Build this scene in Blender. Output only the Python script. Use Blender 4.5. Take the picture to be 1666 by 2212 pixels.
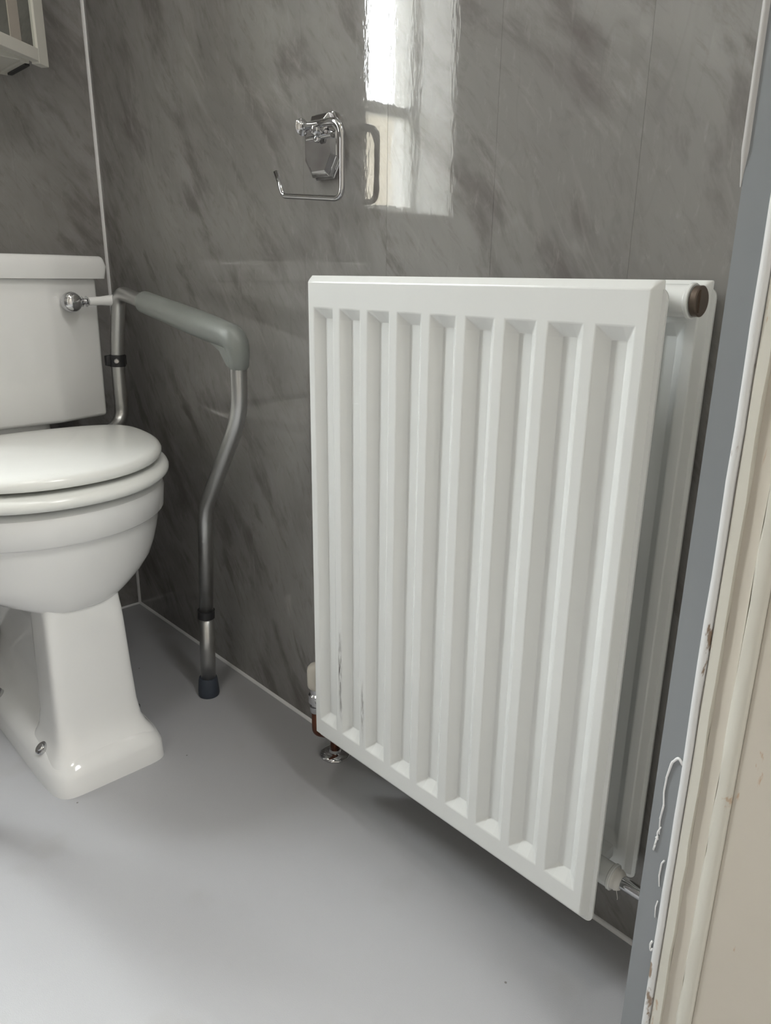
import bpy, bmesh, math, random
from mathutils import Vector, Matrix

for o in list(bpy.data.objects):
    bpy.data.objects.remove(o, do_unlink=True)
S = bpy.context.scene
COL = S.collection
random.seed(7)

# ------------------------------------------------------------------ camera
CAM = Vector((1.4693, -0.6394, 0.6982))
R = Vector((0.6829988, 0.73032843, 0.0115338))
U = Vector((-0.2288908, 0.19900863, 0.95289274))
F = Vector((-0.69362933, 0.65346458, -0.30308811))
cd = bpy.data.cameras.new('camera')
cam = bpy.data.objects.new('camera', cd)
COL.objects.link(cam)
M = Matrix(((R.x, U.x, -F.x), (R.y, U.y, -F.y), (R.z, U.z, -F.z))).to_4x4()
M.translation = CAM
cam.matrix_world = M
cd.sensor_fit = 'VERTICAL'
cd.sensor_height = 24.0
cd.lens = 1601.98 / 2212 * 24.0
cd.clip_start = 0.01
S.camera = cam

# ------------------------------------------------------------------ daylight, lamp, exposure
SKY = 74.0
HALL = 38.0
ADDED_LAMP = 4.0
S.view_settings.view_transform = 'Standard'
S.view_settings.look = 'None'
S.view_settings.gamma = 1.0
S.view_settings.use_curve_mapping = False
S.view_settings.exposure = 0.0
w = bpy.data.worlds.new('overcast_sky')
S.world = w
w.use_nodes = True
bg = w.node_tree.nodes['Background']
bg.inputs['Color'].default_value = (0.95, 1.0, 1.0, 1)
# overcast sky: brightness rises from the horizon to the zenith as (1 + 2 sin h) / 3
_nt = w.node_tree
_tc = _nt.nodes.new('ShaderNodeTexCoord'); _sp = _nt.nodes.new('ShaderNodeSeparateXYZ')
_nt.links.new(_tc.outputs['Generated'], _sp.inputs[0])
_mr = _nt.nodes.new('ShaderNodeMapRange')
_nt.links.new(_sp.outputs['Z'], _mr.inputs['Value'])
_mr.inputs['From Min'].default_value = 0.0; _mr.inputs['From Max'].default_value = 1.0
_mr.inputs['To Min'].default_value = SKY / 3; _mr.inputs['To Max'].default_value = SKY
_nt.links.new(_mr.outputs['Result'], bg.inputs['Strength'])

# opening of the window in the wall behind the toilet
WY0, WY1, WZ0, WZ1, WD = -0.975, -0.665, 0.853, 2.12, 0.135
pl = bpy.data.lights.new('window_daylight_portal', 'AREA')
pl.shape = 'RECTANGLE'
pl.size = WY1 - WY0
pl.size_y = WZ1 - WZ0
pl.cycles.is_portal = True
po = bpy.data.objects.new('window_daylight_portal', pl)
COL.objects.link(po)
po.location = (-WD - 0.12, (WY0 + WY1) / 2, (WZ0 + WZ1) / 2)
po.rotation_euler = (math.pi / 2, 0, -math.pi / 2)      # faces +x, into the room

# hallway ceiling lamp behind the camera
hl = bpy.data.lights.new('hall_ceiling_light', 'AREA')
hl.shape = 'RECTANGLE'
hl.size = 0.7
hl.size_y = 0.7
hl.energy = HALL
hl.color = (1.0, 1.0, 0.98)
ho = bpy.data.objects.new('hall_ceiling_light', hl)
COL.objects.link(ho)
ho.location = (2.0, -0.02, 2.27)

# unseen overhead lamp, added to deepen the shadow under the radiator
bl = bpy.data.lights.new('added_overhead_light', 'AREA')
bl.shape = 'DISK'
bl.size = 0.26
bl.energy = ADDED_LAMP
bl.color = (1.0, 0.97, 0.92)
bo = bpy.data.objects.new('added_overhead_light', bl)
COL.objects.link(bo)
bo.location = (1.0, -0.62, 2.27)

# ------------------------------------------------------------------ material helpers
def new_mat(name):
    m = bpy.data.materials.new(name)
    m.use_nodes = True
    nt = m.node_tree
    b = nt.nodes['Principled BSDF']
    return m, nt, b

class N:
    """tiny node-building helper"""
    def __init__(s, nt): s.nt = nt
    def node(s, t, **kw):
        n = s.nt.nodes.new(t)
        for k, v in kw.items(): setattr(n, k, v)
        return n
    def link(s, a, b): s.nt.links.new(a, b)
    def put(s, sock, v):
        if isinstance(v, (int, float, tuple)): sock.default_value = v
        else: s.link(v, sock)
    def math(s, op, a, b=0.0, c=None, clamp=False):
        n = s.node('ShaderNodeMath', operation=op, use_clamp=clamp)
        s.put(n.inputs[0], a); s.put(n.inputs[1], b)
        if c is not None: s.put(n.inputs[2], c)
        return n.outputs[0]
    def noise(s, vec, scale, detail=3.0, rough=0.55, dist=0.0):
        n = s.node('ShaderNodeTexNoise')
        s.link(vec, n.inputs['Vector'])
        n.inputs['Scale'].default_value = scale
        n.inputs['Detail'].default_value = detail
        n.inputs['Roughness'].default_value = rough
        n.inputs['Distortion'].default_value = dist
        return n.outputs['Fac']
    def smooth(s, v, lo, hi, a=0.0, b=1.0):
        n = s.node('ShaderNodeMapRange', interpolation_type='SMOOTHSTEP')
        s.put(n.inputs['Value'], v)
        n.inputs['From Min'].default_value = lo; n.inputs['From Max'].default_value = hi
        n.inputs['To Min'].default_value = a; n.inputs['To Max'].default_value = b
        return n.outputs['Result']
    def mix(s, f, a, b):
        n = s.node('ShaderNodeMix', data_type='RGBA')
        s.put(n.inputs[0], f); s.put(n.inputs[6], a); s.put(n.inputs[7], b)
        return n.outputs[2]
    def comb(s, x, y, z):
        n = s.node('ShaderNodeCombineXYZ')
        s.put(n.inputs[0], x); s.put(n.inputs[1], y); s.put(n.inputs[2], z)
        return n.outputs[0]
    def xyz(s):
        t = s.node('ShaderNodeTexCoord'); q = s.node('ShaderNodeSeparateXYZ')
        s.link(t.outputs['Object'], q.inputs[0])
        return t.outputs['Object'], q.outputs[0], q.outputs[1], q.outputs[2]
    def bump(s, h, strength, dist, b):
        n = s.node('ShaderNodeBump')
        n.inputs['Strength'].default_value = strength
        n.inputs['Distance'].default_value = dist
        s.link(h, n.inputs['Height']); s.link(n.outputs[0], b.inputs['Normal'])

def plain(name, col, rough=0.4, metal=0.0, var=0.03, scale=30.0, bump=0.0, spec=None, coat=0.0):
    m, nt, b = new_mat(name)
    n = N(nt)
    v, x, y, z = n.xyz()
    f = n.noise(v, scale, 4)
    c0 = tuple(max(0, c * (1 - var)) for c in col) + (1,)
    c1 = tuple(min(1, c * (1 + var)) for c in col) + (1,)
    n.link(n.mix(f, c0, c1), b.inputs['Base Color'])
    b.inputs['Roughness'].default_value = rough
    b.inputs['Metallic'].default_value = metal
    if coat: b.inputs['Coat Weight'].default_value = coat; b.inputs['Coat Roughness'].default_value = 0.05
    if spec is not None: b.inputs['Specular IOR Level'].default_value = spec
    if bump: n.bump(n.noise(v, scale * 6, 2), bump, 0.001, b)
    return m

PITCH, JOINT = 0.1593, 0.468

def marble():
    m, nt, b = new_mat('grey_marble_laminate')
    n = N(nt)
    v, x, y, z = n.xyz()
    u = n.math('ADD', x, y)                                   # x on the side wall, y on the back wall
    cell = n.math('FLOOR', n.math('DIVIDE', n.math('SUBTRACT', u, JOINT), PITCH))
    wn = n.node('ShaderNodeTexWhiteNoise', noise_dimensions='1D')
    n.link(cell, wn.inputs['W'])
    zz = n.math('ADD', z, n.math('MULTIPLY', n.math('SUBTRACT', wn.outputs['Value'], 0.5), 0.02))
    warp = n.math('MULTIPLY', n.math('SUBTRACT', n.noise(v, 2.6, 2), 0.5), 0.12)
    t = n.math('ADD', n.math('ADD', n.math('MULTIPLY', u, 0.80), n.math('MULTIPLY', zz, 0.60)), warp)
    s_ = n.math('SUBTRACT', n.math('MULTIPLY', u, 0.60), n.math('MULTIPLY', zz, 0.80))
    cloud = n.noise(n.comb(n.math('MULTIPLY', t, 2.2), s_, 0.3), 2.6, 5, 0.6, 0.3)
    col = n.mix(n.smooth(cloud, 0.36, 0.66), (0.255, 0.245, 0.236, 1), (0.325, 0.316, 0.306, 1))
    # dark brown-grey feathered streaks running down to the right
    st = n.noise(n.comb(n.math('MULTIPLY', t, 3.4), n.math('MULTIPLY', s_, 1.0), 4.1), 3.9, 6, 0.60, 0.15)
    col = n.mix(n.smooth(st, 0.52, 0.70, 0, 0.85), col, (0.165, 0.150, 0.142, 1))
    st2 = n.noise(n.comb(n.math('MULTIPLY', t, 3.0), n.math('MULTIPLY', s_, 0.9), 9.7), 9.0, 5, 0.62, 0.15)
    col = n.mix(n.smooth(st2, 0.52, 0.70, 0, 0.70), col, (0.165, 0.151, 0.143, 1))
    # pale feathering
    lt = n.noise(n.comb(n.math('MULTIPLY', t, 3.2), n.math('MULTIPLY', s_, 0.8), 17.0), 8.0, 6, 0.65, 0.2)
    col = n.mix(n.smooth(lt, 0.55, 0.78, 0, 0.55), col, (0.43, 0.415, 0.40, 1))
    # fine fibrous striations and mineral speckle
    fi = n.noise(n.comb(n.math('MULTIPLY', t, 5.0), s_, 41.0), 22.0, 5, 0.7, 0.3)
    col = n.mix(n.smooth(fi, 0.50, 0.72, 0, 0.38), col, (0.185, 0.170, 0.160, 1))
    fj = n.noise(n.comb(n.math('MULTIPLY', u, 3.2), zz, 47.0), 30.0, 4, 0.7, 0.4)
    col = n.mix(n.smooth(fj, 0.55, 0.75, 0, 0.30), col, (0.40, 0.39, 0.375, 1))
    bl_ = n.noise(v, 26.0, 3, 0.6)
    col = n.mix(n.smooth(bl_, 0.60, 0.74, 0, 0.35), col, (0.19, 0.185, 0.175, 1))
    # thin veins: diagonal and near vertical
    va = n.noise(n.comb(n.math('MULTIPLY', t, 2.4), n.math('MULTIPLY', s_, 0.55), 23.0), 3.0, 3, 0.5, 0.3)
    vm = n.smooth(n.noise(v, 5.0, 2), 0.48, 0.66)
    vl = n.smooth(n.math('ABSOLUTE', n.math('SUBTRACT', va, 0.5)), 0.0, 0.010, 1.0, 0.0)
    col = n.mix(n.math('MULTIPLY', n.math('MULTIPLY', vl, vm), 0.16), col, (0.46, 0.445, 0.43, 1))
    vb = n.noise(n.comb(n.math('MULTIPLY', u, 3.0), n.math('MULTIPLY', zz, 0.7), 31.0), 3.2, 3, 0.5, 0.3)
    vn = n.smooth(n.noise(v, 4.2, 2, 0.5, 0.2), 0.50, 0.64)
    vl2 = n.smooth(n.math('ABSOLUTE', n.math('SUBTRACT', vb, 0.47)), 0.0, 0.008, 1.0, 0.0)
    col = n.mix(n.math('MULTIPLY', n.math('MULTIPLY', vl2, vn), 0.10), col, (0.115, 0.105, 0.100, 1))
    n.link(col, b.inputs['Base Color'])
    b.inputs['Roughness'].default_value = 0.025
    b.inputs['IOR'].default_value = 1.5
    h = n.noise(n.comb(n.math('MULTIPLY', u, 1.0), n.math('MULTIPLY', z, 0.35), 0.0), 210.0, 2, 0.5)
    n.bump(h, 0.035, 0.001, b)
    return m

def floor_mat():
    m, nt, b = new_mat('grey_vinyl')
    n = N(nt)
    v, x, y, z = n.xyz()
    f = n.noise(v, 4.0, 4)
    col = n.mix(f, (0.42, 0.422, 0.438, 1), (0.465, 0.47, 0.485, 1))
    col = n.mix(n.smooth(n.noise(v, 9.0, 3), 0.60, 0.75, 0, 0.25), col, (0.36, 0.345, 0.33, 1))
    sp = n.noise(v, 1500.0, 1)
    col = n.mix(n.smooth(sp, 0.55, 0.75, 0, 0.22), col, (0.28, 0.28, 0.29, 1))
    vo = n.node('ShaderNodeTexVoronoi'); n.link(v, vo.inputs['Vector']); vo.inputs['Scale'].default_value = 16.0
    col = n.mix(n.smooth(vo.outputs['Distance'], 0.018, 0.03, 0.75, 0.0), col, (0.12, 0.10, 0.09, 1))
    n.link(col, b.inputs['Base Color'])
    b.inputs['Roughness'].default_value = 0.42
    n.bump(n.noise(v, 900.0, 2), 0.12, 0.001, b)
    return m

def enamel():
    m, nt, b = new_mat('white_radiator_enamel')
    n = N(nt)
    v, x, y, z = n.xyz()
    col = n.mix(n.noise(v, 5.0, 3), (0.80, 0.815, 0.80, 1), (0.83, 0.84, 0.825, 1))
    # rubbed scuffs low on the left of the front face
    for (cx, cz, rx, rz, a) in ((0.8260, 0.225, 0.0050, 0.075, 1.0), (0.8690, 0.185, 0.0045, 0.055, 0.75), (0.8270, 0.17, 0.004, 0.03, 0.6)):
        dx = n.math('DIVIDE', n.math('SUBTRACT', x, cx), rx)
        dz = n.math('DIVIDE', n.math('SUBTRACT', z, cz), rz)
        d = n.math('SQRT', n.math('ADD', n.math('MULTIPLY', dx, dx), n.math('MULTIPLY', dz, dz)))
        g = n.noise(n.comb(n.math('MULTIPLY', x, 6.0), z, 0.0), 60.0, 3)
        msk = n.math('MULTIPLY', n.smooth(d, 0.1, 1.0, a, 0.0), n.smooth(g, 0.3, 0.65))
        front = n.smooth(y, -0.104, -0.1075, 0.0, 1.0)
        col = n.mix(n.math('MULTIPLY', msk, front), col, (0.12, 0.11, 0.10, 1))
    n.link(col, b.inputs['Base Color'])
    b.inputs['Roughness'].default_value = 0.22
    return m

def chipped_cream(name, base, chip, thr):
    m, nt, b = new_mat(name)
    n = N(nt)
    v, x, y, z = n.xyz()
    col = n.mix(n.noise(v, 12.0, 4), tuple(c * 0.95 for c in base) + (1,), tuple(min(1, c * 1.04) for c in base) + (1,))
    f = n.noise(n.comb(n.math('MULTIPLY', x, 3.0), y, n.math('MULTIPLY', z, 0.7)), 22.0, 5, 0.6, 0.4)
    col = n.mix(n.smooth(f, thr, thr + 0.05), col, chip + (1,))
    n.link(col, b.inputs['Base Color'])
    b.inputs['Roughness'].default_value = 0.38
    n.bump(n.noise(v, 70.0, 4), 0.25, 0.001, b)
    return m

def glass_mat():
    m, nt, b = new_mat('window_glass')
    n = N(nt)
    out = nt.nodes['Material Output']
    tr = n.node('ShaderNodeBsdfTransparent')
    gl = n.node('ShaderNodeBsdfGlossy'); gl.inputs['Roughness'].default_value = 0.03
    mx = n.node('ShaderNodeMixShader')
    mx.inputs[0].default_value = 0.05; n.link(tr.outputs[0], mx.inputs[1]); n.link(gl.outputs[0], mx.inputs[2])
    n.link(mx.outputs[0], out.inputs['Surface'])
    return m

MARBLE = marble()
VINYL = floor_mat()
ENAMEL = enamel()
CERAMIC = plain('white_ceramic', (0.85, 0.85, 0.84), 0.10, var=0.01, coat=0.3)
SEATM = plain('white_seat_plastic', (0.86, 0.87, 0.84), 0.20, var=0.01)
CHROME = plain('chrome', (0.60, 0.60, 0.61), 0.06, 1.0, var=0.02)
ALU = plain('brushed_aluminium', (0.50, 0.50, 0.49), 0.34, 1.0, var=0.05, scale=60)
PADM = plain('grey_green_pad', (0.235, 0.25, 0.235), 0.36, var=0.03, bump=0.15, scale=60)
RUBBER = plain('dark_blue_grey_rubber', (0.045, 0.055, 0.075), 0.55)
BLACK = plain('black_plastic', (0.025, 0.025, 0.027), 0.4)
SILICONE = plain('white_silicone', (0.88, 0.88, 0.88), 0.35, bump=0.2)
GREYSEAL = plain('pale_grey_sealant', (0.50, 0.49, 0.48), 0.4, bump=0.2)
BANDM = plain('beige_mirror_band', (0.44, 0.40, 0.35), 0.5)
GREYTRIM = plain('grey_plastic_reveal', (0.27, 0.285, 0.30), 0.22, var=0.02, scale=8)
WHITETRIM = plain('white_bead_gloss', (0.80, 0.80, 0.81), 0.25, bump=0.2)
CREAM = chipped_cream('cream_gloss_paint', (0.60, 0.55, 0.47), (0.50, 0.36, 0.25), 0.66)
BEADCHIP = chipped_cream('white_bead_chipped', (0.80, 0.80, 0.80), (0.30, 0.22, 0.16), 0.60)
CREAMLT = chipped_cream('cream_ridge_paint', (0.68, 0.655, 0.58), (0.55, 0.42, 0.30), 0.64)
WALLPAINT = plain('hall_cream_wall_paint', (0.72, 0.69, 0.64), 0.7)
CEIL = plain('white_ceiling_paint', (0.82, 0.82, 0.81), 0.8)
BROWN = plain('dulled_brown_metal', (0.16, 0.125, 0.10), 0.35, 0.7, var=0.15, scale=120)
COPPER = plain('aged_copper', (0.16, 0.065, 0.04), 0.38, 0.8, var=0.2, scale=150)
WHITEPL = plain('aged_white_plastic', (0.70, 0.66, 0.58), 0.35, var=0.06)
TAPE = plain('white_thread_tape', (0.78, 0.76, 0.72), 0.6, bump=0.4)
CABW = plain('cabinet_cream_white', (0.66, 0.645, 0.59), 0.4)
MIRROR = plain('mirror_glass', (0.72, 0.74, 0.71), 0.03, 1.0, var=0.0)
UPVC = plain('white_window_paint', (0.72, 0.72, 0.69), 0.3)
REVEAL = plain('white_reveal_paint', (0.74, 0.73, 0.71), 0.5)
FENCE = plain('pale_garden_wall', (0.30, 0.265, 0.21), 0.8, var=0.2, scale=3)
GROUND = plain('garden_paving', (0.35, 0.33, 0.3), 0.9, var=0.1, scale=4)
GLASS = glass_mat()
DARKGAP = plain('dark_gap', (0.02, 0.02, 0.02), 0.7)

# ------------------------------------------------------------------ object helpers
def link(name, bm, mat, parent=None, smooth=False, angle=None):
    me = bpy.data.meshes.new(name)
    bmesh.ops.recalc_face_normals(bm, faces=bm.faces)
    bm.to_mesh(me); bm.free()
    me.materials.append(mat)
    if smooth:
        me.polygons.foreach_set('use_smooth', [True] * len(me.polygons))
        if angle is not None: me.set_sharp_from_angle(angle=math.radians(angle))
    o = bpy.data.objects.new(name, me)
    COL.objects.link(o)
    if parent:
        o.parent = parent
        o.matrix_parent_inverse = Matrix.Translation(-parent.location)
    return o

def thing(name, label, cat, loc):
    o = bpy.data.objects.new(name, None)
    o.empty_display_size = 0.05
    COL.objects.link(o); o.location = loc
    o['label'] = label; o['category'] = cat
    return o

def tag(o, label, cat):
    o['label'] = label; o['category'] = cat
    return o

def struct(name, bm, mat, parent=None, smooth=False, label=None):
    o = link(name, bm, mat, parent, smooth, 35 if smooth else None)
    if not parent: o['kind'] = 'structure'
    if label: o['label'] = label
    return o

def box(bm, x0, x1, y0, y1, z0, z1, bev=0.0, seg=2):
    vs = [bm.verts.new((x, y, z)) for x in (x0, x1) for y in (y0, y1) for z in (z0, z1)]
    fs = []
    for q in ((0, 1, 3, 2), (4, 6, 7, 5), (0, 4, 5, 1), (2, 3, 7, 6), (0, 2, 6, 4), (1, 5, 7, 3)):
        fs.append(bm.faces.new([vs[i] for i in q]))
    if bev:
        es = list({e for f in fs for e in f.edges})
        bmesh.ops.bevel(bm, geom=es, offset=bev, segments=seg, affect='EDGES', profile=0.5)
    return bm

def B(*a, **k): return box(bmesh.new(), *a, **k)

def fillet(pts, rad, n=8):
    """polyline with rounded corners; rad: one value or one per inner corner"""
    P = [Vector(p) for p in pts]
    out = [P[0]]
    for i in range(1, len(P) - 1):
        r = rad[i - 1] if isinstance(rad, (list, tuple)) else rad
        a, b_, c = P[i - 1], P[i], P[i + 1]
        d1 = (a - b_).normalized(); d2 = (c - b_).normalized()
        ang = d1.angle(d2)
        t = min(r / math.tan(ang / 2), 0.48 * min((a - b_).length, (c - b_).length)) if ang < math.pi - 1e-3 else 0
        p0, p1 = b_ + d1 * t, b_ + d2 * t
        for k in range(n + 1):
            s = k / n
            out.append(p0 * (1 - s) ** 2 + b_ * 2 * s * (1 - s) + p1 * s * s)
    out.append(P[-1])
    return out

def tube(bm, pts, r, n=16, cap=True):
    """sweep of a circle along pts; r: number or a list; or (ry, rz) through a function"""
    P = [Vector(p) for p in pts]
    Q = [P[0]]
    for p in P[1:]:
        if (p - Q[-1]).length > 1e-5: Q.append(p)
    P = Q
    rs = r if isinstance(r, list) else [r] * len(P)
    if len(rs) != len(P): rs = [rs[min(int(i * len(rs) / len(P)), len(rs) - 1)] for i in range(len(P))]
    T = []
    for i in range(len(P)):
        a = P[max(i - 1, 0)]; c = P[min(i + 1, len(P) - 1)]
        T.append((c - a).normalized())
    up = Vector((0, 0, 1)) if abs(T[0].z) < 0.9 else Vector((0, 1, 0))
    nx = T[0].cross(up).normalized()
    rings = []
    for i, p in enumerate(P):
        nx = (nx - T[i] * nx.dot(T[i])).normalized()
        ny = T[i].cross(nx)
        rings.append([bm.verts.new(p + (nx * math.cos(2 * math.pi * k / n) + ny * math.sin(2 * math.pi * k / n)) * rs[i]) for k in range(n)])
    for a, b_ in zip(rings, rings[1:]):
        for k in range(n):
            bm.faces.new((a[k], a[(k + 1) % n], b_[(k + 1) % n], b_[k]))
    if cap:
        bm.faces.new(rings[0][::-1]); bm.faces.new(rings[-1])
    return bm

def lathe(bm, c, axis, prof, n=24):
    """prof: list of (distance along axis, radius)"""
    c = Vector(c); ax = Vector(axis).normalized()
    up = Vector((0, 0, 1)) if abs(ax.z) < 0.9 else Vector((1, 0, 0))
    e1 = ax.cross(up).normalized(); e2 = ax.cross(e1)
    rings = []
    for d, r in prof:
        r = max(r, 1e-5)
        rings.append([bm.verts.new(c + ax * d + (e1 * math.cos(2 * math.pi * k / n) + e2 * math.sin(2 * math.pi * k / n)) * r) for k in range(n)])
    for a, b_ in zip(rings, rings[1:]):
        for k in range(n):
            bm.faces.new((a[k], a[(k + 1) % n], b_[(k + 1) % n], b_[k]))
    bm.faces.new(rings[0][::-1]); bm.faces.new(rings[-1])
    return bm

def outline(xf, xb, xw, hw, nf=2.0, nb=2.0, cy=0.0, n=72):
    """egg outline: tip xf, back xb, widest at xw"""
    out = []
    for k in range(n):
        a = 2 * math.pi * k / n
        ca, sa = math.cos(a), math.sin(a)
        ex = nf if ca >= 0 else nb
        X = (xf - xw) if ca >= 0 else (xw - xb)
        x = xw + math.copysign(abs(ca) ** (2 / ex), ca) * X
        y = cy + math.copysign(abs(sa) ** (2 / ex), sa) * hw
        out.append((x, y))
    return out

def loft(bm, rings, cap0=True, cap1=True):
    """rings: list of (z, [(x,y)...])"""
    R_ = [[bm.verts.new((x, y, z)) for x, y in o] for z, o in rings]
    n = len(R_[0])
    for a, b_ in zip(R_, R_[1:]):
        for k in range(n):
            bm.faces.new((a[k], a[(k + 1) % n], b_[(k + 1) % n], b_[k]))
    if cap0: bm.faces.new(R_[0][::-1])
    if cap1: bm.faces.new(R_[-1])
    return bm

def prism(bm, prof, z0, z1, nz=1, jit=0.0, jidx=()):
    """vertical extrusion of an (x, y) profile, some profile points may waver along the height"""
    rings = []
    for i in range(nz + 1):
        z = z0 + (z1 - z0) * i / nz
        rings.append((z, [(x + (random.uniform(-jit, jit) if k in jidx else 0), y + (random.uniform(-jit, jit) * .5 if k in jidx else 0)) for k, (x, y) in enumerate(prof)]))
    return loft(bm, rings)

# ------------------------------------------------------------------ setting: bathroom shell
CEILZ = 2.3
XD = 1.261           # bathroom face of the door wall
YJ = -0.15           # door reveal on the radiator side
XH = 1.43            # hall face of the door wall
YL = -1.55           # far side wall
YO = -0.93           # other side of the door opening

struct('floor', B(-0.02, 3.0, -2.2, 1.0, -0.05, 0.0), VINYL, label='grey vinyl floor')
struct('ceiling', B(-0.02, 3.0, -2.2, 1.0, CEILZ, CEILZ + 0.05), CEIL)

wr = struct('wall_right', B(-0.02, XD, 0.004, 0.03, 0, CEILZ), MARBLE, label='grey marble effect panelled wall behind the radiator')
x = JOINT - PITCH * 3 + 0.0
edges = [0.0] + [JOINT + PITCH * k for k in range(-2, 6)]
edges = [e for e in edges if e < XD - 0.02] + [XD]
G = 0.00004
for a, b_ in zip(edges, edges[1:]):
    bm = B(a + G, b_ - G, 0.0, 0.0041, 0, CEILZ)
    es = [e for e in bm.edges if abs(e.verts[0].co.y) < 1e-6 and abs(e.verts[1].co.y) < 1e-6 and abs(e.verts[0].co.z - e.verts[1].co.z) > 1]
    bmesh.ops.bevel(bm, geom=es, offset=0.00018, segments=1, affect='EDGES')
    struct('wall_panel', bm, MARBLE, wr)

# back wall with the window opening
bm = bmesh.new()
box(bm, -WD - 0.1, -0.004, WY1, 0.03, 0, CEILZ)
box(bm, -WD - 0.1, -0.004, YL - 0.05, WY0, 0, CEILZ)
box(bm, -WD - 0.1, -0.004, WY0, WY1, 0, WZ0)
box(bm, -WD - 0.1, -0.004, WY0, WY1, WZ1, CEILZ)
wb = struct('wall_back', bm, REVEAL, label='grey marble effect panelled wall behind the toilet')
yb = [0.0] + [-(PITCH * k - 0.01) for k in range(1, 11)]
for a, b_ in zip(yb, yb[1:]):
    for (z0, z1, y0, y1) in ((0, WZ0, b_, a), (WZ0, WZ1, b_, a), (WZ1, CEILZ, b_, a)):
        if z0 == WZ0:
            if y0 >= WY1 or y1 <= WY0: segs = [(y0, y1)]
            else:
                segs = []
                if y1 > WY1: segs.append((WY1, y1))
                if y0 < WY0: segs.append((y0, WY0))
        else: segs = [(y0, y1)]
        for (p, q) in segs:
            if q - p < 0.004: continue
            struct('wall_panel', B(-0.0041, 0.0, p + G, q - G, z0, z1), MARBLE, wb)

struct('wall_left', B(-0.02, XD, YL - 0.03, YL, 0, CEILZ), MARBLE)
bm = bmesh.new()
box(bm, XD, XH, YJ, 1.0, 0, CEILZ)
box(bm, XD, XH, YL, YO, 0, CEILZ)
box(bm, XD, XH, YO, YJ, 2.02, CEILZ)
struct('wall_near', bm, WALLPAINT)
bm = bmesh.new()
box(bm, XH, 3.0, -2.22, -2.2, 0, CEILZ)
box(bm, 3.0, 3.03, -2.22, 1.0, 0, CEILZ)
box(bm, XD, XH, -2.22, YL - 0.03, 0, CEILZ)
struct('wall_hall', bm, WALLPAINT)
struct('wall_hall_side', B(XH, 3.0, 0.98, 1.0, 0, CEILZ), WALLPAINT)

# white sealant lines
def seal(name, pts, r):
    o = struct(name, tube(bmesh.new(), pts, r, 14), GREYSEAL if name == 'trim_4' else SILICONE, smooth=True)
    return o
seal('trim_1', [(0.0, 0.0, 0.0), (XD, 0.0, 0.0)], 0.0042)
seal('trim_2', [(0.0, 0.0, 0.0), (0.0, YL, 0.0)], 0.0034)
seal('trim_3', [(0.0, 0.0, 0.0), (0.0, 0.0, CEILZ)], 0.0045)
seal('trim_4', [(XD - 0.001, YJ - 0.0005, 0.752), (XD - 0.001, YJ - 0.0005, 0.772), (XD - 0.001, YJ - 0.0005, 2.0)], [0.0005, 0.0024, 0.0024])

# window: fixed frame, transom, a sash standing ajar, two panes
wx = -WD
win = bpy.data.objects.new('window_1', None); COL.objects.link(win); win.location = (wx, (WY0 + WY1) / 2, WZ0); win['kind'] = 'structure'
ZT = 1.105
bm = bmesh.new()
fw = 0.018
box(bm, wx - 0.04, wx, WY0, WY0 + fw, WZ0, WZ1, 0.003)
box(bm, wx - 0.04, wx, WY1 - fw, WY1, WZ0, WZ1, 0.003)
box(bm, wx - 0.04, wx, WY0 + fw, WY1 - fw, WZ0, WZ0 + 0.03, 0.003)
box(bm, wx - 0.04, wx, WY0 + fw, WY1 - fw, WZ1 - fw, WZ1, 0.003)
link('window_frame', bm, UPVC, win)
link('transom', B(wx - 0.04, wx - 0.005, WY0 + fw, WY1 - fw, ZT, ZT + 0.03, bev=0.003), UPVC, win)
link('pane', B(wx - 0.024, wx - 0.020, WY0 + fw, WY1 - fw, ZT + 0.03, WZ1 - fw), GLASS, win)
link('pane', B(wx - 0.024, wx - 0.020, WY0 + fw, WY1 - fw, WZ0 + 0.03, ZT), GLASS, win)
link('window_stay', B(wx, wx + 0.012, WY0 + fw + 0.01, WY0 + fw + 0.026, ZT - 0.005, ZT + 0.03, bev=0.003), CHROME, win)
link('window_sill', B(wx - 0.02, 0.004, WY0, WY1, WZ0 - 0.006, WZ0 + 0.004, bev=0.002), UPVC, win)
bm = bmesh.new()
box(bm, wx, 0.0, WY0, WY0 + 0.004, WZ0, WZ1)
box(bm, wx, 0.0, WY1 - 0.004, WY1, WZ0, WZ1)
box(bm, wx, 0.0, WY0, WY1, WZ1 - 0.004, WZ1)
link('window_reveal', bm, REVEAL, win)

struct('wall_garden', B(-3.3, -3.2, -6.0, 4.0, -0.4, 1.95), FENCE)
struct('floor_outside', B(-3.3, -WD - 0.1, -6.0, 4.0, -0.45, -0.4), GROUND)

# door opening on the right: grey reveal strip, white bead, old cream moulding
door = bpy.data.objects.new('door_1', None); COL.objects.link(door); door.location = (XD, YJ, 0); door['kind'] = 'structure'
door['label'] = 'cream painted door frame with chipped paint at right edge'
link('reveal_strip', B(XD, 1.283, YJ - 0.0012, YJ + 0.002, 0, 2.02), GREYTRIM, door)['label'] = 'smooth grey reveal strip'
bm = bmesh.new()
pts = [(1.2822 + random.uniform(-.0004, .0004), YJ - 0.001 + random.uniform(-.0003, .0003), 2.02 * i / 60) for i in range(61)]
tube(bm, pts, [0.0034 + random.uniform(-.0003, .0003) for _ in pts], 12)
link('corner_bead', bm, BEADCHIP, door, True)['label'] = 'white corner bead with chips'
prof = [(1.2865, YJ + 0.001), (1.2865, YJ - 0.0025), (1.2935, YJ - 0.0032), (1.2946, YJ - 0.001), (1.2946, YJ + 0.001)]
link('lining_edge', prism(bmesh.new(), prof, 0, 2.02, 90, 0.0006, (2, 3)), CREAMLT, door, True, 40)
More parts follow.
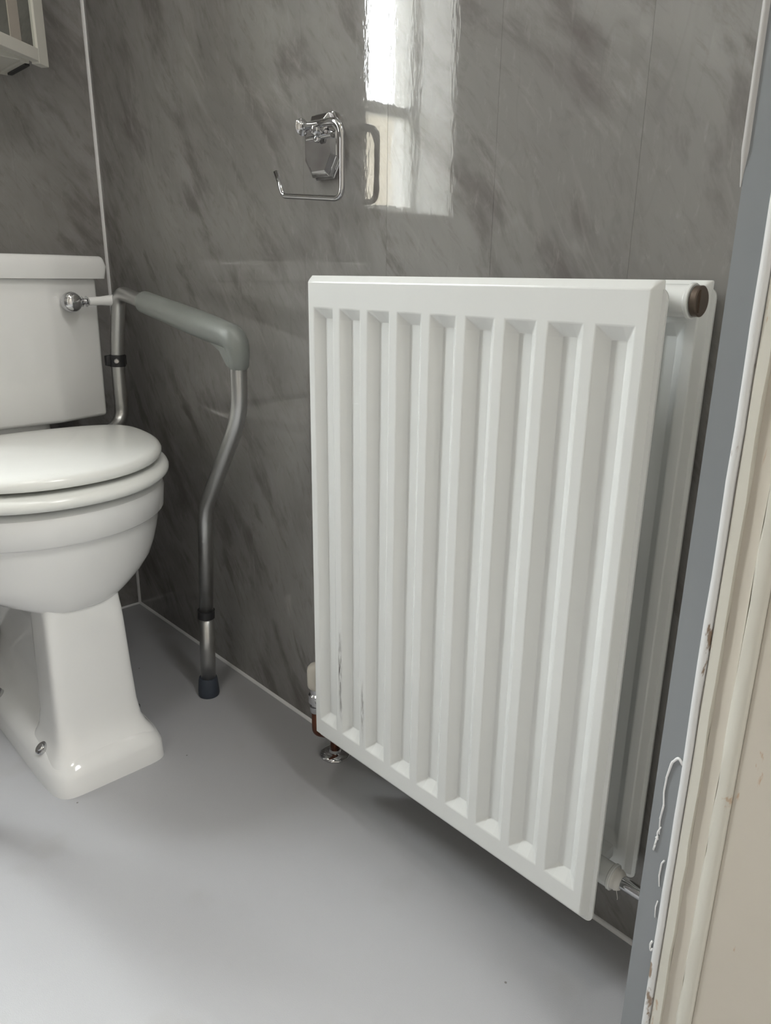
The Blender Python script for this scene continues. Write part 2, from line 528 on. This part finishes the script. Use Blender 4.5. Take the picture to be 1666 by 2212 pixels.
prof = [(1.2946, YJ + 0.001), (1.2946, YJ - 0.0010), (1.299, YJ - 0.0006), (1.3035, YJ - 0.0010), (1.3065, YJ - 0.0028), (1.3065, YJ + 0.001)]
link('hollow_moulding', prism(bmesh.new(), prof, 0, 2.02, 60, 0.0003, (3, 4)), CREAM, door, True, 40)
prof = [(1.3065, YJ + 0.001), (1.3065, YJ - 0.0030), (1.3085, YJ - 0.0062), (1.3125, YJ - 0.0072), (1.3165, YJ - 0.0064), (1.3185, YJ - 0.0040), (1.3185, YJ + 0.001)]
link('round_moulding', prism(bmesh.new(), prof, 0, 2.02, 110, 0.0007, (1, 2)), CREAMLT, door, True, 40)
link('jamb_lining', B(1.3185, XH, YJ - 0.0042, YJ + 0.001, 0, 2.02, bev=0.001), CREAM, door)
link('head_lining', B(XD, XH, YO, YJ, 2.0, 2.021), CREAM, door)
link('jamb_lining', B(XD, XH, YO - 0.001, YO + 0.012, 0, 2.0, bev=0.001), CREAM, door)
# loose strands of sealant hanging on the reveal
def strand(pts, r):
    P = fillet([Vector(p) for p in pts], 0.009, 6)
    P = [p + Vector((random.uniform(-.0001, .0001), 0, random.uniform(-.0001, .0001))) for p in P]
    link('sealant_strand', tube(bmesh.new(), P, r, 6), SILICONE, door, True)
yy = YJ - 0.0019
strand([(1.2800, yy, 0.352), (1.2760, yy, 0.357), (1.2715, yy, 0.350), (1.2692, yy, 0.335), (1.2688, yy, 0.322), (1.2702, yy, 0.310), (1.2690, yy, 0.296), (1.2700, yy, 0.283)], [0.0012, 0.0011, 0.0008, 0.0007, 0.0008, 0.0006])
strand([(1.2690, yy, 0.281), (1.2680, yy, 0.272), (1.2672, yy, 0.266)], 0.0008)
strand([(1.2705, yy, 0.290), (1.2682, yy, 0.283), (1.2696, yy, 0.277), (1.2676, yy, 0.279)], 0.0007)
strand([(1.2770, yy, 0.262), (1.2752, yy, 0.258), (1.2748, yy, 0.246), (1.2760, yy, 0.236)], 0.0007)
strand([(1.2768, yy, 0.222), (1.2758, yy, 0.215), (1.2764, yy, 0.205)], 0.0006)
strand([(1.2775, yy, 0.181), (1.2760, yy, 0.176), (1.2772, yy, 0.170), (1.2786, yy, 0.174)], 0.0009)

# ------------------------------------------------------------------ radiator
X0, X1, ZB, ZTP = 0.766, 1.1965, 0.098, 0.698
YF, YR = -0.0986, -0.0174
CX = [0.9813 + (k - 4) * 0.045 for k in range(9)]
rad = thing('radiator', 'white steel double panel radiator with nine pressed vertical channels on grey marble wall', 'radiator', ((X0 + X1) / 2, -0.0005, ZB))

def sheet(bm, sgn, yseam):
    dep, chan = 0.0104, 0.0095
    xs = [(X0 + 0.0034, 'e'), (X0 + 0.0085, 'f')]
    for c in CX: xs += [(c - 0.0168, 'o'), (c - 0.0068, 'i'), (c + 0.0068, 'i'), (c + 0.0168, 'o')]
    xs += [(X1 - 0.0085, 'f'), (X1 - 0.0034, 'e')]
    zs = [(ZB + 0.003, 'e'), (ZB + 0.0105, 'f'), (ZB + 0.034, 'o'), (ZB + 0.046, 'i'), (ZTP - 0.046, 'i'), (ZTP - 0.034, 'o'), (ZTP - 0.0065, 'f'), (ZTP, 'e')]
    g = []
    for (z, kz) in zs:
        row = []
        for (x, kx) in xs:
            d = dep
            if kx == 'e' or kz == 'e': d = 0.0
            elif kx == 'i' and kz == 'i': d = dep - chan
            if kz == 'e' and z > 0.6 and kx != 'e': d = 0.0035
            row.append(bm.verts.new((x, yseam + sgn * d, z)))
        g.append(row)
    for j in range(len(zs) - 1):
        for i in range(len(xs) - 1):
            q = [g[j][i], g[j][i + 1], g[j + 1][i + 1], g[j + 1][i]]
            ds = [abs(v.co.y - yseam) for v in q]
            kinds = sorted(round(d, 5) for d in ds)
            if len(set(kinds)) > 1 and kinds.count(kinds[0]) == 1 or kinds.count(kinds[-1]) == 1 and len(set(kinds)) > 1:
                lo = ds.index(min(ds)) if kinds.count(kinds[0]) == 1 else ds.index(max(ds))
                a, b_, c, d = [q[(lo + k) % 4] for k in range(4)]
                bm.faces.new((a, b_, c)); bm.faces.new((a, c, d))
            else:
                bm.faces.new(q)
    return g

def panel_mesh(yseam):
    bm = bmesh.new()
    g0 = sheet(bm, -1, yseam)
    g1 = sheet(bm, 1, yseam)
    bmesh.ops.recalc_face_normals(bm, faces=bm.faces)
    es = [e for e in bm.edges if len(e.link_faces) == 2 and e.calc_face_angle(0) > math.radians(8)]
    bmesh.ops.bevel(bm, geom=es, offset=0.0012, segments=2, affect='EDGES', profile=0.5, clamp_overlap=True)
    # rolled top
    # welded flange round the sides and the foot
    ol = []
    rr = 0.008
    for (cx, cz, a0) in ((X1 - rr, ZTP - 0.0055 - rr, 0), (X0 + rr, ZTP - 0.0055 - rr, 90), (X0 + rr, ZB + rr, 180), (X1 - rr, ZB + rr, 270)):
        for k in range(7):
            a = math.radians(a0 + 15 * k)
            ol.append((cx + rr * math.cos(a), cz + rr * math.sin(a)))
    fa = [bm.verts.new((x, yseam - 0.0012, z)) for x, z in ol]
    fb = [bm.verts.new((x, yseam + 0.0012, z)) for x, z in ol]
    n = len(ol)
    bm.faces.new(fa); bm.faces.new(fb[::-1])
    for k in range(n): bm.faces.new((fa[k], fa[(k + 1) % n], fb[(k + 1) % n], fb[k]))
    # closing strips along the top between both sheets
    for y0 in (0,):
        a = [v for v in g0[-1] if v.is_valid]; 
    return bm

def cap_top(bm, yseam):
    box(bm, X0 + 0.011, X1 - 0.011, yseam - 0.0036, yseam + 0.0036, ZTP - 0.02, ZTP - 0.0002)
for nm, ys in (('front_panel', YF), ('rear_panel', YR)):
    bm = panel_mesh(ys)
    cap_top(bm, ys)
    ro = link(nm, bm, ENAMEL, rad, True, None)
    for pf in ro.data.polygons:
        if pf.area > 0.00009: pf.use_smooth = False
YM = (YF + YR) / 2
def tapping(zc, xa, xb, r=0.0125):
    bm = bmesh.new()
    s = 1 if xb > xa else -1
    L = abs(xb - xa)
    lathe(bm, (xa, YM, zc), (s, 0, 0), [(0, r), (L - 0.004, r), (L - 0.003, r + 0.0012), (L - 0.0006, r + 0.0012), (L, r + 0.0004), (L, r - 0.003), (L - 0.004, r - 0.003)], 28)
    box(bm, min(xa, xb - s * 0.02), max(xa, xb - s * 0.02), YF + 0.005, YR - 0.005, zc - 0.008, zc + 0.008, 0.003)
    link('tapping', bm, ENAMEL, rad, True, 35)
tapping(0.6825, X1 - 0.05, X1 + 0.001)
tapping(0.6825, X0 + 0.05, X0 - 0.001)
tapping(0.1255, X1 - 0.05, X1 - 0.002)
tapping(0.1255, X0 + 0.05, X0 + 0.002)
bm = lathe(bmesh.new(), (X1 - 0.002, YM, 0.6825), (1, 0, 0), [(0, 0.0095), (0.004, 0.0095), (0.0042, 0.0118), (0.0085, 0.0118), (0.0092, 0.0108), (0.0092, 0.0)], 28)
box(bm, X1 + 0.0068, X1 + 0.0084, YM - 0.006, YM - 0.0045, 0.674, 0.691)
link('blanking_plug', bm, BROWN, rad, True, 35)['label'] = 'round brown blanking plug at the top corner'
bm = lathe(bmesh.new(), (X1 - 0.004, YM, 0.1255), (1, 0, 0), [(0, 0.0100), (0.002, 0.0112), (0.004, 0.0104), (0.0055, 0.0111), (0.008, 0.0100), (0.010, 0.0085), (0.0105, 0.0070)], 24)
tube(bm, [(X1 + 0.004, YM - 0.006, 0.118), (X1 + 0.007, YM - 0.008, 0.112), (X1 + 0.006, YM - 0.006, 0.108)], 0.0003, 5)
link('thread_tape', bm, TAPE, rad, True, 50)['label'] = 'white thread tape wrapped on the fitting'
bm = lathe(bmesh.new(), (X1 + 0.002, YM, 0.1255), (1, 0, 0), [(0, 0.0066), (0.030, 0.0066), (0.030, 0.010), (0.044, 0.010), (0.044, 0.0066), (0.052, 0.0066)], 24)
link('valve_tail', bm, CHROME, rad, True, 35)['label'] = 'chrome valve tail'
for bx in (0.86, 1.10):
    bm = bmesh.new()
    box(bm, bx - 0.012, bx + 0.012, YR + 0.006, 0.0, 0.2, 0.62)
    link('wall_bracket', bm, ENAMEL, rad)

# lockshield valve at the lower left, its pipe and floor collar
VX, VY = 0.709, YM
lv = thing('radiator_valve', 'radiator valve with white cap and brown copper pipe at lower left of radiator', 'valve', (VX, VY, 0.0))
bm = lathe(bmesh.new(), (VX, VY, 0.125), (0, 0, 1), [(0, 0.0095), (0.003, 0.0118), (0.006, 0.0126), (0.028, 0.0128), (0.034, 0.0118), (0.038, 0.0085), (0.0395, 0.004), (0.0395, 0)], 24)
link('valve_cap', bm, WHITEPL, lv, True, 40)
bm = lathe(bmesh.new(), (VX, VY, 0.086), (0, 0, 1), [(0, 0.0085), (0.004, 0.0095), (0.010, 0.0095), (0.0105, 0.0075), (0.016, 0.0075), (0.0165, 0.0112), (0.029, 0.0112), (0.031, 0.0085), (0.039, 0.0085)], 24)
lathe(bm, (VX, VY, 0.109), (1, 0, 0), [(0, 0.0085), (0.014, 0.0085), (0.0145, 0.0115), (0.030, 0.0115), (0.0305, 0.0085), (X0 - VX + 0.004, 0.0085)], 20)
link('valve_body', bm, CHROME, lv, True, 35)
PX, PY = 0.7135, -0.027
P = fillet([(VX, VY, 0.090), (VX, VY, 0.052), (PX, PY, 0.034), (PX, PY, 0.001)], 0.012, 6)
link('copper_pipe', tube(bmesh.new(), P, 0.0072, 16), COPPER, lv, True)
bm = lathe(bmesh.new(), (PX, PY, 0.0003), (0, 0, 1), [(0, 0.0235), (0.0015, 0.0235), (0.0035, 0.0215), (0.0055, 0.016), (0.0065, 0.0105), (0.0105, 0.0095), (0.011, 0.0074)], 36)
link('pipe_collar', bm, CHROME, lv, True, 50)['label'] = 'round chrome pipe collar on the floor'

# ------------------------------------------------------------------ toilet
CY = -0.297
wc = thing('toilet', 'white ceramic close coupled toilet with closed lid in the corner by the back wall', 'toilet', (0.3, CY, 0.0))
O = lambda *a, **k: outline(*a, cy=CY, **k)
bm = loft(bmesh.new(), [          # plinth with the narrow body behind the column
    (0.000, O(0.549, 0.115, 0.33, 0.0860, nf=9, nb=7)),
    (0.026, O(0.546, 0.118, 0.33, 0.0845, nf=9, nb=7)),
    (0.035, O(0.541, 0.121, 0.33, 0.0815, nf=8, nb=6)),
    (0.044, O(0.531, 0.128, 0.33, 0.0745, nf=7, nb=6)),
    (0.050, O(0.520, 0.135, 0.33, 0.0660, nf=6, nb=5)),
    (0.056, O(0.508, 0.145, 0.33, 0.0560, nf=6, nb=5)),
    (0.075, O(0.490, 0.150, 0.32, 0.0440, nf=5, nb=5)),
    (0.110, O(0.480, 0.155, 0.32, 0.0380, nf=4, nb=5)),
    (0.200, O(0.480, 0.160, 0.31, 0.0380, nf=4, nb=5)),
    (0.250, O(0.470, 0.150, 0.31, 0.0500, nf=4, nb=4)),
    (0.290, O(0.450, 0.140, 0.31, 0.0900, nf=3, nb=3)),
])
loft(bm, [                         # squared column under the front of the bowl
    (0.030, O(0.538, 0.400, 0.46, 0.0800, nf=7, nb=5)),
    (0.043, O(0.530, 0.405, 0.46, 0.0735, nf=7, nb=5)),
    (0.052, O(0.521, 0.410, 0.46, 0.0680, nf=7, nb=5)),
    (0.065, O(0.513, 0.415, 0.46, 0.0635, nf=8, nb=5)),
    (0.090, O(0.508, 0.420, 0.46, 0.0605, nf=9, nb=5)),
    (0.150, O(0.504, 0.420, 0.46, 0.0580, nf=9, nb=5)),
    (0.215, O(0.5015, 0.420, 0.46, 0.0555, nf=9, nb=5)),
    (0.238, O(0.4995, 0.420, 0.46, 0.0545, nf=9, nb=5)),
    (0.248, O(0.4980, 0.420, 0.46, 0.0540, nf=8, nb=5)),
    (0.256, O(0.4970, 0.420, 0.46, 0.0540, nf=7, nb=5)),
    (0.280, O(0.4960, 0.420, 0.46, 0.0540, nf=6, nb=5)),
])
loft(bm, [                         # round bowl with the stepped rim band
    (0.244, O(0.470, 0.280, 0.38, 0.0400, nf=3.0, nb=2.4)),
    (0.251, O(0.496, 0.255, 0.38, 0.0610, nf=3.2, nb=2.4)),
    (0.258, O(0.5035, 0.230, 0.37, 0.0810, nf=2.8, nb=2.4)),
    (0.268, O(0.5085, 0.205, 0.36, 0.1060, nf=2.5, nb=2.4)),
    (0.282, O(0.5145, 0.180, 0.345, 0.1340, nf=2.3, nb=2.4)),
    (0.298, O(0.5195, 0.155, 0.33, 0.1555, nf=2.2, nb=2.4)),
    (0.315, O(0.5240, 0.135, 0.31, 0.1690, nf=2.15, nb=2.4)),
    (0.332, O(0.5275, 0.120, 0.305, 0.1770, nf=2.1, nb=2.3)),
    (0.346, O(0.5295, 0.117, 0.30, 0.1815, nf=2.1, nb=2.3)),
    (0.356, O(0.5305, 0.116, 0.30, 0.1835, nf=2.1, nb=2.3)),
    (0.3595, O(0.5320, 0.115, 0.30, 0.1845, nf=2.1, nb=2.3)),
    (0.3612, O(0.5365, 0.113, 0.30, 0.1875, nf=2.1, nb=2.3)),
    (0.3640, O(0.5390, 0.112, 0.30, 0.1905, nf=2.1, nb=2.3)),
    (0.393, O(0.5410, 0.111, 0.30, 0.1930, nf=2.1, nb=2.3)),
    (0.401, O(0.5395, 0.112, 0.30, 0.1915, nf=2.1, nb=2.3)),
    (0.405, O(0.5335, 0.116, 0.30, 0.1860, nf=2.1, nb=2.3)),
    (0.406, O(0.5100, 0.130, 0.30, 0.1560, nf=2.1, nb=2.3)),
])
# raised shelf that carries the cistern and the outlet behind
loft(bm, [(0.36, O(0.188, 0.004, 0.1, 0.085, nf=5, nb=8)), (0.44, O(0.188, 0.004, 0.1, 0.10, nf=6, nb=8)), (0.456, O(0.184, 0.004, 0.1, 0.10, nf=6, nb=8))])
tube(bm, fillet([(0.20, CY, 0.16), (0.10, CY, 0.19), (0.002, CY, 0.19)], 0.05), 0.052, 24)
link('pan', bm, CERAMIC, wc, True, 40)

def octo(z, xf, hw, cx, ch, xb=0.004):
    """elongated octagon of a cistern: front face half width cx, set back ch at the corner"""
    p = [(xf, CY - cx), (xf, CY + cx), (xf - ch, CY + hw), (xb, CY + hw), (xb, CY - hw), (xf - ch, CY - hw)]
    return (z, p)
bm = loft(bmesh.new(), [octo(0.4560, 0.201, 0.1945, 0.107, 0.026), octo(0.69, 0.205, 0.1965, 0.107, 0.026)])
es = list(bm.edges)
bmesh.ops.bevel(bm, geom=es, offset=0.007, segments=3, affect='EDGES', profile=0.5)
link('cistern', bm, CERAMIC, wc, True, 40)
bm = loft(bmesh.new(), [octo(0.6885, 0.214, 0.2105, 0.110, 0.028), octo(0.708, 0.217, 0.2135, 0.111, 0.028), octo(0.7245, 0.213, 0.2095, 0.109, 0.028), ])
es = [e for e in bm.edges if e.verts[0].co.z > 0.72 or e.verts[1].co.z > 0.70 and abs(e.verts[0].co.z - e.verts[1].co.z) > 0.01 or abs(e.verts[0].co.z - e.verts[1].co.z) > 0.01]
bmesh.ops.bevel(bm, geom=es, offset=0.007, segments=4, affect='EDGES', profile=0.5)
link('cistern_lid', bm, CERAMIC, wc, True, 40)

# seat ring and lid
def seat_rings(specs, xf, xb, xw, hw):
    out = []
    for z, k in specs:      # k: inset in metres
        out.append((z, O(xf - k, xb + k, xw, hw - k, nf=2.1, nb=2.6)))
    return out
bm = loft(bmesh.new(), seat_rings([(0.4125, 0.010), (0.414, 0.004), (0.418, 0.0005), (0.4225, 0.0), (0.427, 0.002), (0.4305, 0.007), (0.432, 0.016), (0.4325, 0.05)], 0.553, 0.232, 0.305, 0.200))
for dy in (-0.12, 0.12): box(bm, 0.30, 0.33, CY + dy - 0.008, CY + dy + 0.008, 0.404, 0.414)
link('seat', bm, SEATM, wc, True, 50)
bm = loft(bmesh.new(), seat_rings([(0.4372, 0.008), (0.4385, 0.003), (0.4420, 0.0003), (0.4465, 0.0), (0.4510, 0.0022), (0.4540, 0.007), (0.4562, 0.016), (0.4582, 0.032), (0.4600, 0.06), (0.4612, 0.10)], 0.541, 0.216, 0.300, 0.1935))
for dy in (-0.12, 0.12): box(bm, 0.30, 0.33, CY + dy - 0.008, CY + dy + 0.008, 0.431, 0.439)
link('seat_lid', bm, SEATM, wc, True, 50)

# flush lever
lev = link('flush_lever', lathe(bmesh.new(), (0.190, -0.158, 0.652), (1, 0, 0), [(0, 0.012), (0.010, 0.012), (0.0125, 0.0150), (0.018, 0.0165), (0.024, 0.0160), (0.029, 0.0130), (0.032, 0.008), (0.0325, 0.0)], 28), CHROME, wc, True, 40)
bm = lathe(bmesh.new(), (0.206, -0.145, 0.6525), (0, 1, 0.02), [(0, 0.005), (0.004, 0.0045), (0.006, 0.0085), (0.008, 0.0050), (0.010, 0.0045), (0.013, 0.0090), (0.016, 0.0060)], 20)
link('lever_neck', bm, CHROME, lev, True, 50)
bm = lathe(bmesh.new(), (0.206, -0.129, 0.6528), (0, 1, 0.03), [(0, 0.0066), (0.004, 0.0070), (0.020, 0.0072), (0.034, 0.0086), (0.044, 0.0096), (0.049, 0.0086), (0.051, 0.005)], 20)
link('lever_grip', bm, CERAMIC, lev, True, 50)['label'] = 'white ceramic lever grip'
bm = lathe(bmesh.new(), (0.206, -0.0785, 0.6543), (0, 1, 0.03), [(0, 0.0045), (0.003, 0.0060), (0.007, 0.0055), (0.010, 0.003), (0.0105, 0)], 16)
link('lever_tip', bm, CHROME, lev, True, 50)
# floor screws in the plinth
for (sx, sy) in ((0.470, CY - 0.0745), (0.275, CY - 0.0745), (0.452, CY + 0.0745)):
    s = -1 if sy < CY else 1
    c = (sx, sy, 0.0462)
    bm = lathe(bmesh.new(), c, (0, 0.8 * s, 1), [(-0.003, 0.0095), (0.0022, 0.0095), (0.0032, 0.0082), (0.0026, 0.0060), (0.0046, 0.0050), (0.0052, 0.0)], 20)
    link('floor_screw', bm, CHROME, wc, True, 40)

# ------------------------------------------------------------------ toilet support frame
fr = thing('toilet_support_frame', 'aluminium toilet support frame with grey padded armrest standing beside the toilet', 'grab rail', (0.437, -0.0815, 0))
def side(my):
    Y = lambda y: y if not my else 2 * CY - y
    pts = [(0.4405, Y(-0.0805), 0.150), (0.459, Y(-0.080), 0.345), (0.574, Y(-0.080), 0.507), (0.5775, Y(-0.080), 0.6135), (0.215, Y(-0.080), 0.668), (0.186, Y(-0.080), 0.560), (0.182, Y(-0.080), 0.447), (0.2025, Y(-0.118), 0.428), (0.2025, CY, 0.428)]
    P = fillet(pts, [0.10, 0.12, 0.035, 0.030, 0.02, 0.04, 0.012], 9)
    link('rail', tube(bmesh.new(), P, 0.0116, 18), ALU, fr, True)
    link('lower_leg', tube(bmesh.new(), [(0.4355, Y(-0.0818), 0.03), (0.4410, Y(-0.0805), 0.155)], 0.0127, 18), ALU, fr, True)
    link('leg_collar', tube(bmesh.new(), [(0.4402, Y(-0.0807), 0.149), (0.4412, Y(-0.0805), 0.163)], 0.0142, 20), BLACK, fr, True, 50)
    bm = lathe(bmesh.new(), (0.4345, Y(-0.082), 0.0), (0, 0, 1), [(0, 0.0170), (0.003, 0.0180), (0.012, 0.0178), (0.030, 0.0162), (0.034, 0.0150), (0.035, 0.012)], 24)
    link('rubber_foot', bm, RUBBER, fr, True, 50)
    # padded arm: follows the rail round the front bend
    pad = fillet([(0.303, Y(-0.080), 0.6550), (0.5775, Y(-0.080), 0.6140), (0.5765, Y(-0.080), 0.5700)], 0.026, 12)
    n = len(pad)
    bm = bmesh.new()
    L = [0.0]
    for a, b_ in zip(pad, pad[1:]): L.append(L[-1] + (b_ - a).length)
    rs = []
    pp = []
    m = 44
    for i in range(m + 1):
        d = L[-1] * i / m
        k = max(j for j in range(n) if L[j] <= d + 1e-9); k = min(k, n - 2)
        f = (d - L[k]) / max(L[k + 1] - L[k], 1e-9)
        pp.append(pad[k].lerp(pad[k + 1], f))
        e = max(0.0, min(d, L[-1] - d))
        rs.append(0.0122 + 0.0052 * min(1, e / 0.006) ** 0.5 * (1.0) + 0.0018 * math.exp(-((d - 0.17) / 0.09) ** 2) - 0.0036 * min(1, max(0, (d - 0.27) / 0.04)))
    tube(bm, pp, rs, 20)
    # moulded web inside the bend
    a = [(0.488, 0.6230), (0.545, 0.6160), (0.572, 0.6040), (0.574, 0.5740), (0.5600, 0.5780), (0.5440, 0.5960), (0.520, 0.6060)]
    va = [bm.verts.new((x, Y(-0.080) - 0.0095, z)) for x, z in a]; vb = [bm.verts.new((x, Y(-0.080) + 0.0095, z)) for x, z in a]
    bm.faces.new(va); bm.faces.new(vb[::-1])
    for k in range(len(a)): bm.faces.new((va[k], va[(k + 1) % len(a)], vb[(k + 1) % len(a)], vb[k]))
    link('armrest_pad', bm, PADM, fr, True, 40)['label'] = 'grey green moulded armrest pad'
    # adjusting clamp on the rear upright
    bm = tube(bmesh.new(), [(0.1855, Y(-0.080), 0.542), (0.1862, Y(-0.080), 0.562)], 0.0135, 20)
    box(bm, 0.174, 0.186, Y(-0.080) - 0.019, Y(-0.080) + 0.017, 0.543, 0.561, 0.002)
    cl = link('height_clamp', bm, BLACK, fr, True, 40)
    bm = lathe(bmesh.new(), (0.196, Y(-0.086), 0.552), (0.9, -0.4, 0), [(0, 0.0045), (0.004, 0.0045), (0.0055, 0.003), (0.0056, 0)], 14)
    link('clamp_screw', bm, CHROME, cl, True, 40)
side(False)
side(True)

# ------------------------------------------------------------------ toilet roll holder
tp = thing('toilet_roll_holder', 'empty chrome toilet roll holder with octagonal plate on the marble wall', 'toilet roll holder', (0.674, 0.0, 0.851))
def octplate(c, hw, hh, cw, ch, y):
    x, z = c
    return [(x - hw, y, z - hh + ch), (x - hw + cw, y, z - hh), (x + hw - cw, y, z - hh), (x + hw, y, z - hh + ch), (x + hw, y, z + hh - ch), (x + hw - cw, y, z + hh), (x - hw + cw, y, z + hh), (x - hw, y, z + hh - ch)]
bm = bmesh.new()
c = (0.6775, 0.8500)
lay = [octplate(c, 0.0335, 0.0375, 0.016, 0.022, -0.0001), octplate(c, 0.0335, 0.0375, 0.016, 0.022, -0.005), octplate(c, 0.0315, 0.0355, 0.015, 0.021, -0.006), octplate(c, 0.0310, 0.0350, 0.015, 0.021, -0.0115), octplate(c, 0.0250, 0.0290, 0.0122, 0.0182, -0.0155)]
rs = [[bm.verts.new(p) for p in l] for l in lay]
for a, b_ in zip(rs, rs[1:]):
    for k in range(8): bm.faces.new((a[k], a[(k + 1) % 8], b_[(k + 1) % 8], b_[k]))
bm.faces.new(rs[0]); bm.faces.new(rs[-1])
bmesh.ops.bevel(bm, geom=list(bm.edges), offset=0.0005, segments=1, affect='EDGES')
link('wall_plate', bm, CHROME, tp)
bm = bmesh.new()
lathe(bm, (0.688, -0.0145, 0.866), (0, -1, 0), [(0, 0.010), (0.0025, 0.0075), (0.005, 0.0062), (0.010, 0.0062), (0.0145, 0.0072), (0.0170, 0.005), (0.0175, 0)], 20)
lathe(bm, (0.682, -0.0185, 0.8565), (0, -1, 0.05), [(0, 0.005), (0.004, 0.0042), (0.005, 0.003), (0.0055, 0)], 14)
tube(bm, [(0.660, -0.0178, 0.8585), (0.708, -0.0178, 0.8585)], 0.0026, 10)
link('mounting_post', bm, CHROME, tp, True, 50)
YA = -0.0275
P = fillet([(0.671, YA, 0.8705), (0.7390, YA, 0.8700), (0.7380, YA, 0.7850), (0.6205, YA, 0.7955), (0.605, YA, 0.8255)], [0.022, 0.014, 0.011], 10)
link('roll_arm', tube(bmesh.new(), P, [0.0046 if i < 10 else 0.0034 for i in range(len(P))], 16), CHROME, tp, True)
bm = lathe(bmesh.new(), (0.673, YA, 0.8708), (-1, 0, 0), [(0, 0.0048), (0.004, 0.0048), (0.006, 0.0040), (0.008, 0.0058), (0.0085, 0.0085), (0.0105, 0.0100), (0.013, 0.0088), (0.015, 0.0055), (0.0158, 0.0)], 22)
link('arm_knob', bm, CHROME, tp, True, 50)

# ------------------------------------------------------------------ wall cabinet, door ajar
cab = thing('wall_cabinet', 'small white wall cabinet with mirrored door ajar above the cistern', 'cabinet', (0.0, -0.35, 1.012))
bm = bmesh.new()
cz0, cz1, cy0, cy1, cxf = 1.0125, 1.50, -0.42, -0.142, 0.106
t = 0.014
box(bm, 0.0005, cxf, cy1 - t, cy1, cz0, cz1, 0.001)
box(bm, 0.0005, cxf, cy0, cy0 + t, cz0, cz1, 0.001)
box(bm, 0.0005, cxf, cy0 + t, cy1 - t, cz0 + 0.003, cz0 + 0.003 + t, 0.001)
box(bm, 0.0005, cxf, cy0 + t, cy1 - t, cz1 - t, cz1, 0.001)
box(bm, 0.0005, cxf, cy0 + t, cy1 - t, 1.25, 1.25 + t, 0.001)
box(bm, 0.0005, 0.004, cy0 + t, cy1 - t, cz0 + t, cz1 - t)
link('cabinet_body', bm, CABW, cab)
# door leaf built in its own axes, then swung open on its right edge
e = Vector((0.58, -0.8146, 0)); nrm = Vector((0.8146, 0.58, 0)); p0 = Vector((0.1235, -0.1185, 1.008))
DM = Matrix((( e.x, nrm.x, 0, p0.x), (e.y, nrm.y, 0, p0.y), (0, 0, 1, p0.z), (0, 0, 0, 1)))
def leaf(name, mat, *bs, parent=None, bev=0.0008):
    bm = bmesh.new()
    for b_ in bs: box(bm, *b_, bev)
    bmesh.ops.transform(bm, matrix=DM, verts=bm.verts)
    return link(name, bm, mat, parent or cab)
DWid, DH, RW = 0.27, 0.495, 0.024
dl = leaf('cabinet_door', CABW, (0, RW, -0.014, 0, 0, DH), (DWid - RW, DWid, -0.014, 0, 0, DH), (RW, DWid - RW, -0.014, 0, 0.003, 0.003 + 0.018), (RW, DWid - RW, -0.014, 0, DH - 0.018, DH))
leaf('mirror_pane', MIRROR, (RW, DWid - RW, -0.008, -0.004, 0.018, DH - 0.016), parent=dl, bev=0)
leaf('hinge', CHROME, (0.004, 0.020, -0.020, -0.014, 0.05, 0.09), parent=dl)
link('gap_strip', B(0.020, 0.104, -0.1485, -0.1415, 1.0095, 1.0135), BLACK, cab)['label'] = 'black strip for the dark gap under the cabinet side'  # shade of the open gap, put in as a black strip
leaf('mirror_band', BANDM, (0.058, 0.082, -0.0042, -0.0032, 0.018, DH - 0.016), parent=dl, bev=0)  # pale band in the mirror, laid on as a thin beige strip
